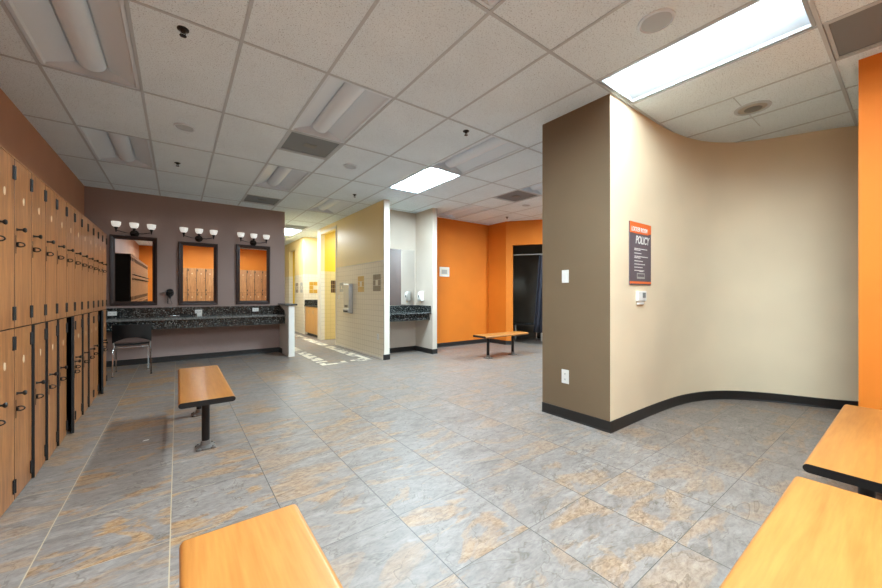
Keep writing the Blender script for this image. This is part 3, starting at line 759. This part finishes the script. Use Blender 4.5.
for i in range(8):
    for k in range(n):
        b.faces.new((F[i][k], F[i][k+1], F[i+1][k+1], F[i+1][k])); b.faces.new((G[i][k], G[i+1][k], G[i+1][k+1], G[i][k+1]))
for i in range(8):
    for k in (0, n): b.faces.new((F[i][k], F[i+1][k], G[i+1][k], G[i][k]))
for k in range(n):
    for i in (0, 8): b.faces.new((F[i][k], F[i][k+1], G[i][k+1], G[i][k]))
obj('seat', b, M['blackp'], T, smooth=True)
for sx in (-1, 1):
    b = bmesh.new(); tube(b, [(sx*.222, -.25, .012), (sx*.214, -.225, .40), (sx*.205, -.21, .435), (sx*.2, -.19, .436)], .0095, 10)
    lg = obj('leg', b, M['chrome'], T, smooth=True); lg['label'] = 'chrome leg'
    obj('foot_cap', bx(sx*.222-.012, sx*.222+.012, -.262, -.238, .0005, .013), M['blackp'], lg)
    b = bmesh.new(); tube(b, [(sx*.195, .225, .012), (sx*.195, .20, .40), (sx*.20, .18, .43), (sx*.2, -.18, .436)], .0095, 10)
    lg = obj('leg', b, M['chrome'], T, smooth=True); lg['label'] = 'chrome leg'
    obj('foot_cap', bx(sx*.195-.012, sx*.195+.012, .213, .237, .0005, .013), M['blackp'], lg)
    b = bmesh.new(); tube(b, [(sx*.205, -.21, .437), (sx*.212, -.235, .52), (sx*.215, -.228, .56), (sx*.2, -.24, .66)], .011, 10)
    obj('back_upright', b, M['steel'], T, smooth=True)
b = bmesh.new(); tube(b, [(-.205, -.21, .43), (.205, -.21, .43)], .0085, 10); tube(b, [(-.2, .18, .43), (.2, .18, .43)], .0085, 10)
obj('cross_bar', b, M['chrome'], T, smooth=True)

# ------------------------------------------------------------------ niche fittings
T = thing('niche_counter', 'short speckled granite counter in the pale niche beside the partition', 'counter', (3.7, 6.6, 0))
obj('countertop', rel(bx(3.2002, 4.1998, 5.99, 6.5998, .822, .85), T), M['granite'], T, bevel=.006)
obj('apron', rel(bx(3.202, 4.198, 6.05, 6.075, .70, .8215), T), M['granite'], T)
obj('backsplash', rel(bx(3.202, 4.178, 6.578, 6.598, .8505, .99), T), M['granite'], T)
obj('side_splash', rel(bx(4.179, 4.198, 6.0, 6.598, .8505, .99), T), M['granite'], T)
tag(obj('frameless_mirror', bx(3.203, 4.17, 6.588, 6.5985, 1.0, 2.18), M['mirror']), 'frameless mirror in the pale niche above granite counter', 'mirror')
T = thing('soap_dispenser', 'white soap dispenser on niche side wall over granite counter', 'soap dispenser', (4.1995, 6.32, 1.03), -PI/2)
b = bmesh.new()
prof = [(-.001, .06), (-.07, .05), (-.095, .09), (-.10, .16), (-.085, .23), (-.05, .26), (-.001, .265)]
A = [b.verts.new((-.06, y, z)) for y, z in prof]; B = [b.verts.new((.06, y, z)) for y, z in prof]
for k in range(len(prof)): b.faces.new((A[k], A[(k+1) % 7], B[(k+1) % 7], B[k]))
b.faces.new(A); b.faces.new(B)
obj('dispenser_cover', b, M['white'], T, bevel=.012)
obj('window', bx(-.02, .02, -.103, -.0965, .13, .18), M['grey'], T)
b = bmesh.new(); tube(b, [(0, -.06, .05), (0, -.065, .0)], [.018, .008], 12); obj('nozzle', b, M['plate'], T, smooth=True)
T = thing('towel_dispenser', 'tall stainless towel dispenser on the tiled partition', 'dispenser', (3.0995, 7.585, .80), -PI/2)
b = bmesh.new(); prof = [(-.001, 0), (-.10, .02), (-.115, .09), (-.095, .12), (-.095, .64), (-.085, .66), (-.001, .66)]
A = [b.verts.new((-.15, y, z)) for y, z in prof]; B = [b.verts.new((.15, y, z)) for y, z in prof]
for k in range(7): b.faces.new((A[k], A[(k+1) % 7], B[(k+1) % 7], B[k]))
b.faces.new(A); b.faces.new(B); obj('dispenser_body', b, M['steel'], T, bevel=.008)
obj('outlet_slot', bx(-.11, .11, -.119, -.108, .035, .065), M['blackp'], T)
b = bmesh.new(); box(b, -.075, -.02, -.099, -.0955, .14, .19); box(b, .02, .075, -.099, -.0955, .14, .19); obj('label_panel', b, M['blackp'], T)

# ------------------------------------------------------------------ wall notices on orange wall and on the pillar
T = thing('notice_frame', 'small white framed notice on the far orange wall', 'notice', (4.99, 6.5995, 1.64))
b = bmesh.new()
for a in ((-.14, .14, 0, .025), (-.14, .14, .195, .22), (-.14, -.115, .025, .195), (.115, .14, .025, .195)): box(b, a[0], a[1], -.014, -.0006, a[2], a[3])
obj('frame', b, M['white'], T)
obj('sheet', bx(-.114, .114, -.006, -.001, .026, .194), M['mosl'], T)
obj('picture', bx(-.08, .08, -.008, -.0065, .06, .16), M['acg'], T)

def textmesh(body, size, m, parent, loc, shear=0, bold=.0, name='lettering'):
    cu = bpy.data.curves.new('t', 'FONT'); cu.body = body; cu.size = size; cu.shear = shear; cu.offset = bold; cu.extrude = .0006
    o = bpy.data.objects.new('t', cu); C.objects.link(o)
    bpy.context.view_layer.update()
    dg_ = bpy.context.evaluated_depsgraph_get()
    me = bpy.data.meshes.new_from_object(o.evaluated_get(dg_)); bpy.data.objects.remove(o)
    me.materials.clear(); me.materials.append(m)
    q = bpy.data.objects.new(name, me); C.objects.link(q); q.parent = parent; q.location = loc; q.rotation_euler = (PI/2, 0, 0)
    return q
def fitx(o, w):
    xs = [v.co.x for v in o.data.vertices]; s = w/(max(xs)-min(xs)); x0 = min(xs)
    for v in o.data.vertices: v.co.x = (v.co.x-x0)*s
SW, SH = .44, .60
T = thing('policy_sign', 'grey and orange locker room policy sign on the cream wall', 'sign', (3.405, 1.6295, 1.315))
obj('panel', bx(0, SW, -.010, -.0008, 0, SH), M['sign_g'], T)
b = bmesh.new(); v = [b.verts.new(p) for p in ((0, -.0112, SH-.105), (SW*.82, -.0112, SH-.105), (SW, -.0112, SH-.085), (SW, -.0112, SH), (0, -.0112, SH))]
b.faces.new(v); r = bmesh.ops.extrude_face_region(b, geom=b.faces[:]); bmesh.ops.translate(b, verts=[x for x in r['geom'] if isinstance(x, bmesh.types.BMVert)], vec=(0, .001, 0))
obj('orange_band', b, M['sign_o'], T)
obj('orange_band', bx(0, SW, -.0112, -.0102, .012, .034), M['sign_o'], T)
q = textmesh('LOCKER ROOM', .062, M['white'], T, (.03, -.0120, SH-.088), .2, .001); fitx(q, .33)
q = textmesh('POLICY', .105, M['white'], T, (.115, -.0112, SH-.20), .22, .002); fitx(q, .29)
b = bmesh.new(); z = SH-.255
for ws in ((.27, .12), (.14,), (.28, .12), (.17,), (.23,), (.17,), (.21,)):
    for w in ws:
        x = .09
        while x < .09+w-.01:
            l = min(random.uniform(.018, .04), .09+w-x); box(b, x, x+l, -.0112, -.0102, z, z+.008); x += l+.006
        z -= .0135
    z -= .017
box(b, .19, .26, -.0112, -.0102, .128, .134)
obj('small_print', b, M['white'], T)
obj('logo_box', bx(.14, .30, -.0115, -.0102, .06, .115), M['acg'], T)
b = bmesh.new(); x = .15
for w in (.018, .016, .02, .016, .018, .014, .018): box(b, x, x+w, -.0125, -.0117, .078, .105); x += w+.003
obj('logo_lettering', b, M['sign_g'], T)

T = thing('thermostat', 'white thermostat on the cream wall under the policy sign', 'thermostat', (3.62, 1.6295, 1.13))
obj('body', bx(-.085, .085, -.03, -.0006, .03, .125), M['white'], T, bevel=.005)
obj('display', bx(.0, .06, -.0325, -.0305, .06, .11), M['grey'], T)
obj('base_plate', bx(-.06, .06, -.02, -.0006, -.005, .0295), M['white'], T, bevel=.002)

# ------------------------------------------------------------------ corridor cabinet and stall contents
T = thing('vanity_cabinet', 'maple cabinet with granite top far down the tiled corridor', 'cabinet', (3.44, 10.6, 0))
obj('body', rel(bx(3.155, 3.745, 9.98, 11.2, .08, .86), T), M['cab'], T)
obj('toe_kick', rel(bx(3.20, 3.74, 10.0, 11.18, .0005, .0795), T), M['blackp'], T)
for y0 in (9.99, 10.395, 10.80):
    dr = obj('door', rel(bx(3.135, 3.1545, y0, y0+.395, .09, .85), T), M['cab'], T, bevel=.003)
    b = bmesh.new(); tube(b, [(3.134, y0+.36, .66), (3.115, y0+.36, .67), (3.115, y0+.36, .75), (3.134, y0+.36, .76)], .005, 8); obj('handle', rel(b, T), M['steel'], dr)
obj('countertop', rel(bx(3.125, 3.745, 9.97, 11.27, .8605, .90), T), M['granite'], T)
obj('backsplash', rel(bx(3.14, 3.74, 11.25, 11.27, .9005, 1.06), T), M['granite'], T)
tag(obj('tall_board', bx(3.35, 3.385, 12.42, 13.0, .0005, 1.85), M['acb']), 'dark upright panel inside the farthest yellow doorway', 'partition')

T = thing('curtain_rod', 'silver curtain rod across the dark dressing stall opening', 'curtain rod', (*dg(OP0, .2), 2.20))
b = bmesh.new()
p0_, p1_ = Vector((*dg(-.018, .2), 0)), Vector((*dg(OP1+.298, .2), 0)); oo = Vector((*dg(OP0, .2), 0))
tube(b, [p0_-oo, p1_-oo], .014, 12); obj('rod', b, M['steel'], T, smooth=True)
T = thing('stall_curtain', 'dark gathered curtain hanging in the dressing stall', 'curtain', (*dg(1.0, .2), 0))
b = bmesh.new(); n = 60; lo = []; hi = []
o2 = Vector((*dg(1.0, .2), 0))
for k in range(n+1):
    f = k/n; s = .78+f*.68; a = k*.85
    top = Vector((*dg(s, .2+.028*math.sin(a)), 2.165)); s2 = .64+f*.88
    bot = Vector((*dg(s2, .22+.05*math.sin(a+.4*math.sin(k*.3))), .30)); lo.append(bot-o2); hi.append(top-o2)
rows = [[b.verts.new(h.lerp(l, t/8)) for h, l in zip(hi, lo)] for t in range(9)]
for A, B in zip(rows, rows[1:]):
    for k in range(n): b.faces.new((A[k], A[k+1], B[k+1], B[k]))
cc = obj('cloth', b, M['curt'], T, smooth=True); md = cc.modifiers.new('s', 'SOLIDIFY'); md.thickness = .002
for k in range(9):
    s = .82+k*.075; b = bmesh.new(); c = Vector((*dg(s, .2), 2.20))-o2
    tube(b, [c+Vector((DN.x*.019*math.cos(a), DN.y*.019*math.cos(a), -.004+.021*math.sin(a))) for a in [2*PI*q/12 for q in range(12)]], .002, 6, True)
    obj('curtain_ring', b, M['steel'], T)
T = thing('stall_bench', 'dark small bench inside the dressing stall behind the far bench', 'bench', (*dg(.42, .95), 0), math.atan2(-.8, .6))
obj('seat', bx(-.32, .32, -.18, .18, .43, .46), M['blackp'], T, bevel=.006)
for sx in (-.27, .27):
    b = bmesh.new(); tube(b, [(sx, -.13, .001), (sx, -.13, .43)], .012, 10); obj('leg', b, M['chrome'], T)
    b = bmesh.new(); tube(b, [(sx, .13, .001), (sx, .13, .43)], .012, 10); obj('leg', b, M['chrome'], T)

# ------------------------------------------------------------------ camera, world, colour
W = bpy.data.worlds.new('world'); SC.world = W; W.use_nodes = True
W.node_tree.nodes['Background'].inputs[0].default_value = (.6, .6, .62, 1); W.node_tree.nodes['Background'].inputs[1].default_value = .0
b = bmesh.new(); v = [b.verts.new(p) for p in ((-.02, -.008, 0), (.018, -.012, .002), (.024, .008, .004), (-.012, .012, .001))]; b.faces.new(v)
q = tag(obj('paper_scrap', b, M['white'], loc=(-.214, 3.86, .0012)), 'tiny white paper scrap lying on the tiles in the shadow of the whole bench', 'scrap'); md = q.modifiers.new('s', 'SOLIDIFY'); md.thickness = .0006; md.offset = 1
cam = bpy.data.cameras.new('camera'); co = bpy.data.objects.new('camera', cam); C.objects.link(co)
cam.sensor_fit = 'HORIZONTAL'; cam.sensor_width = 36; cam.lens = 36*355.2/882; cam.clip_start = .02
cam.shift_y = .5/882
co.location = (0, 0, 1.2225); co.rotation_euler = (PI/2, 0, -R(36.57)); SC.camera = co
vs = SC.view_settings; vs.view_transform = 'Standard'; vs.look = 'None'; vs.gamma = 1; vs.exposure = 0.82; vs.use_curve_mapping = False
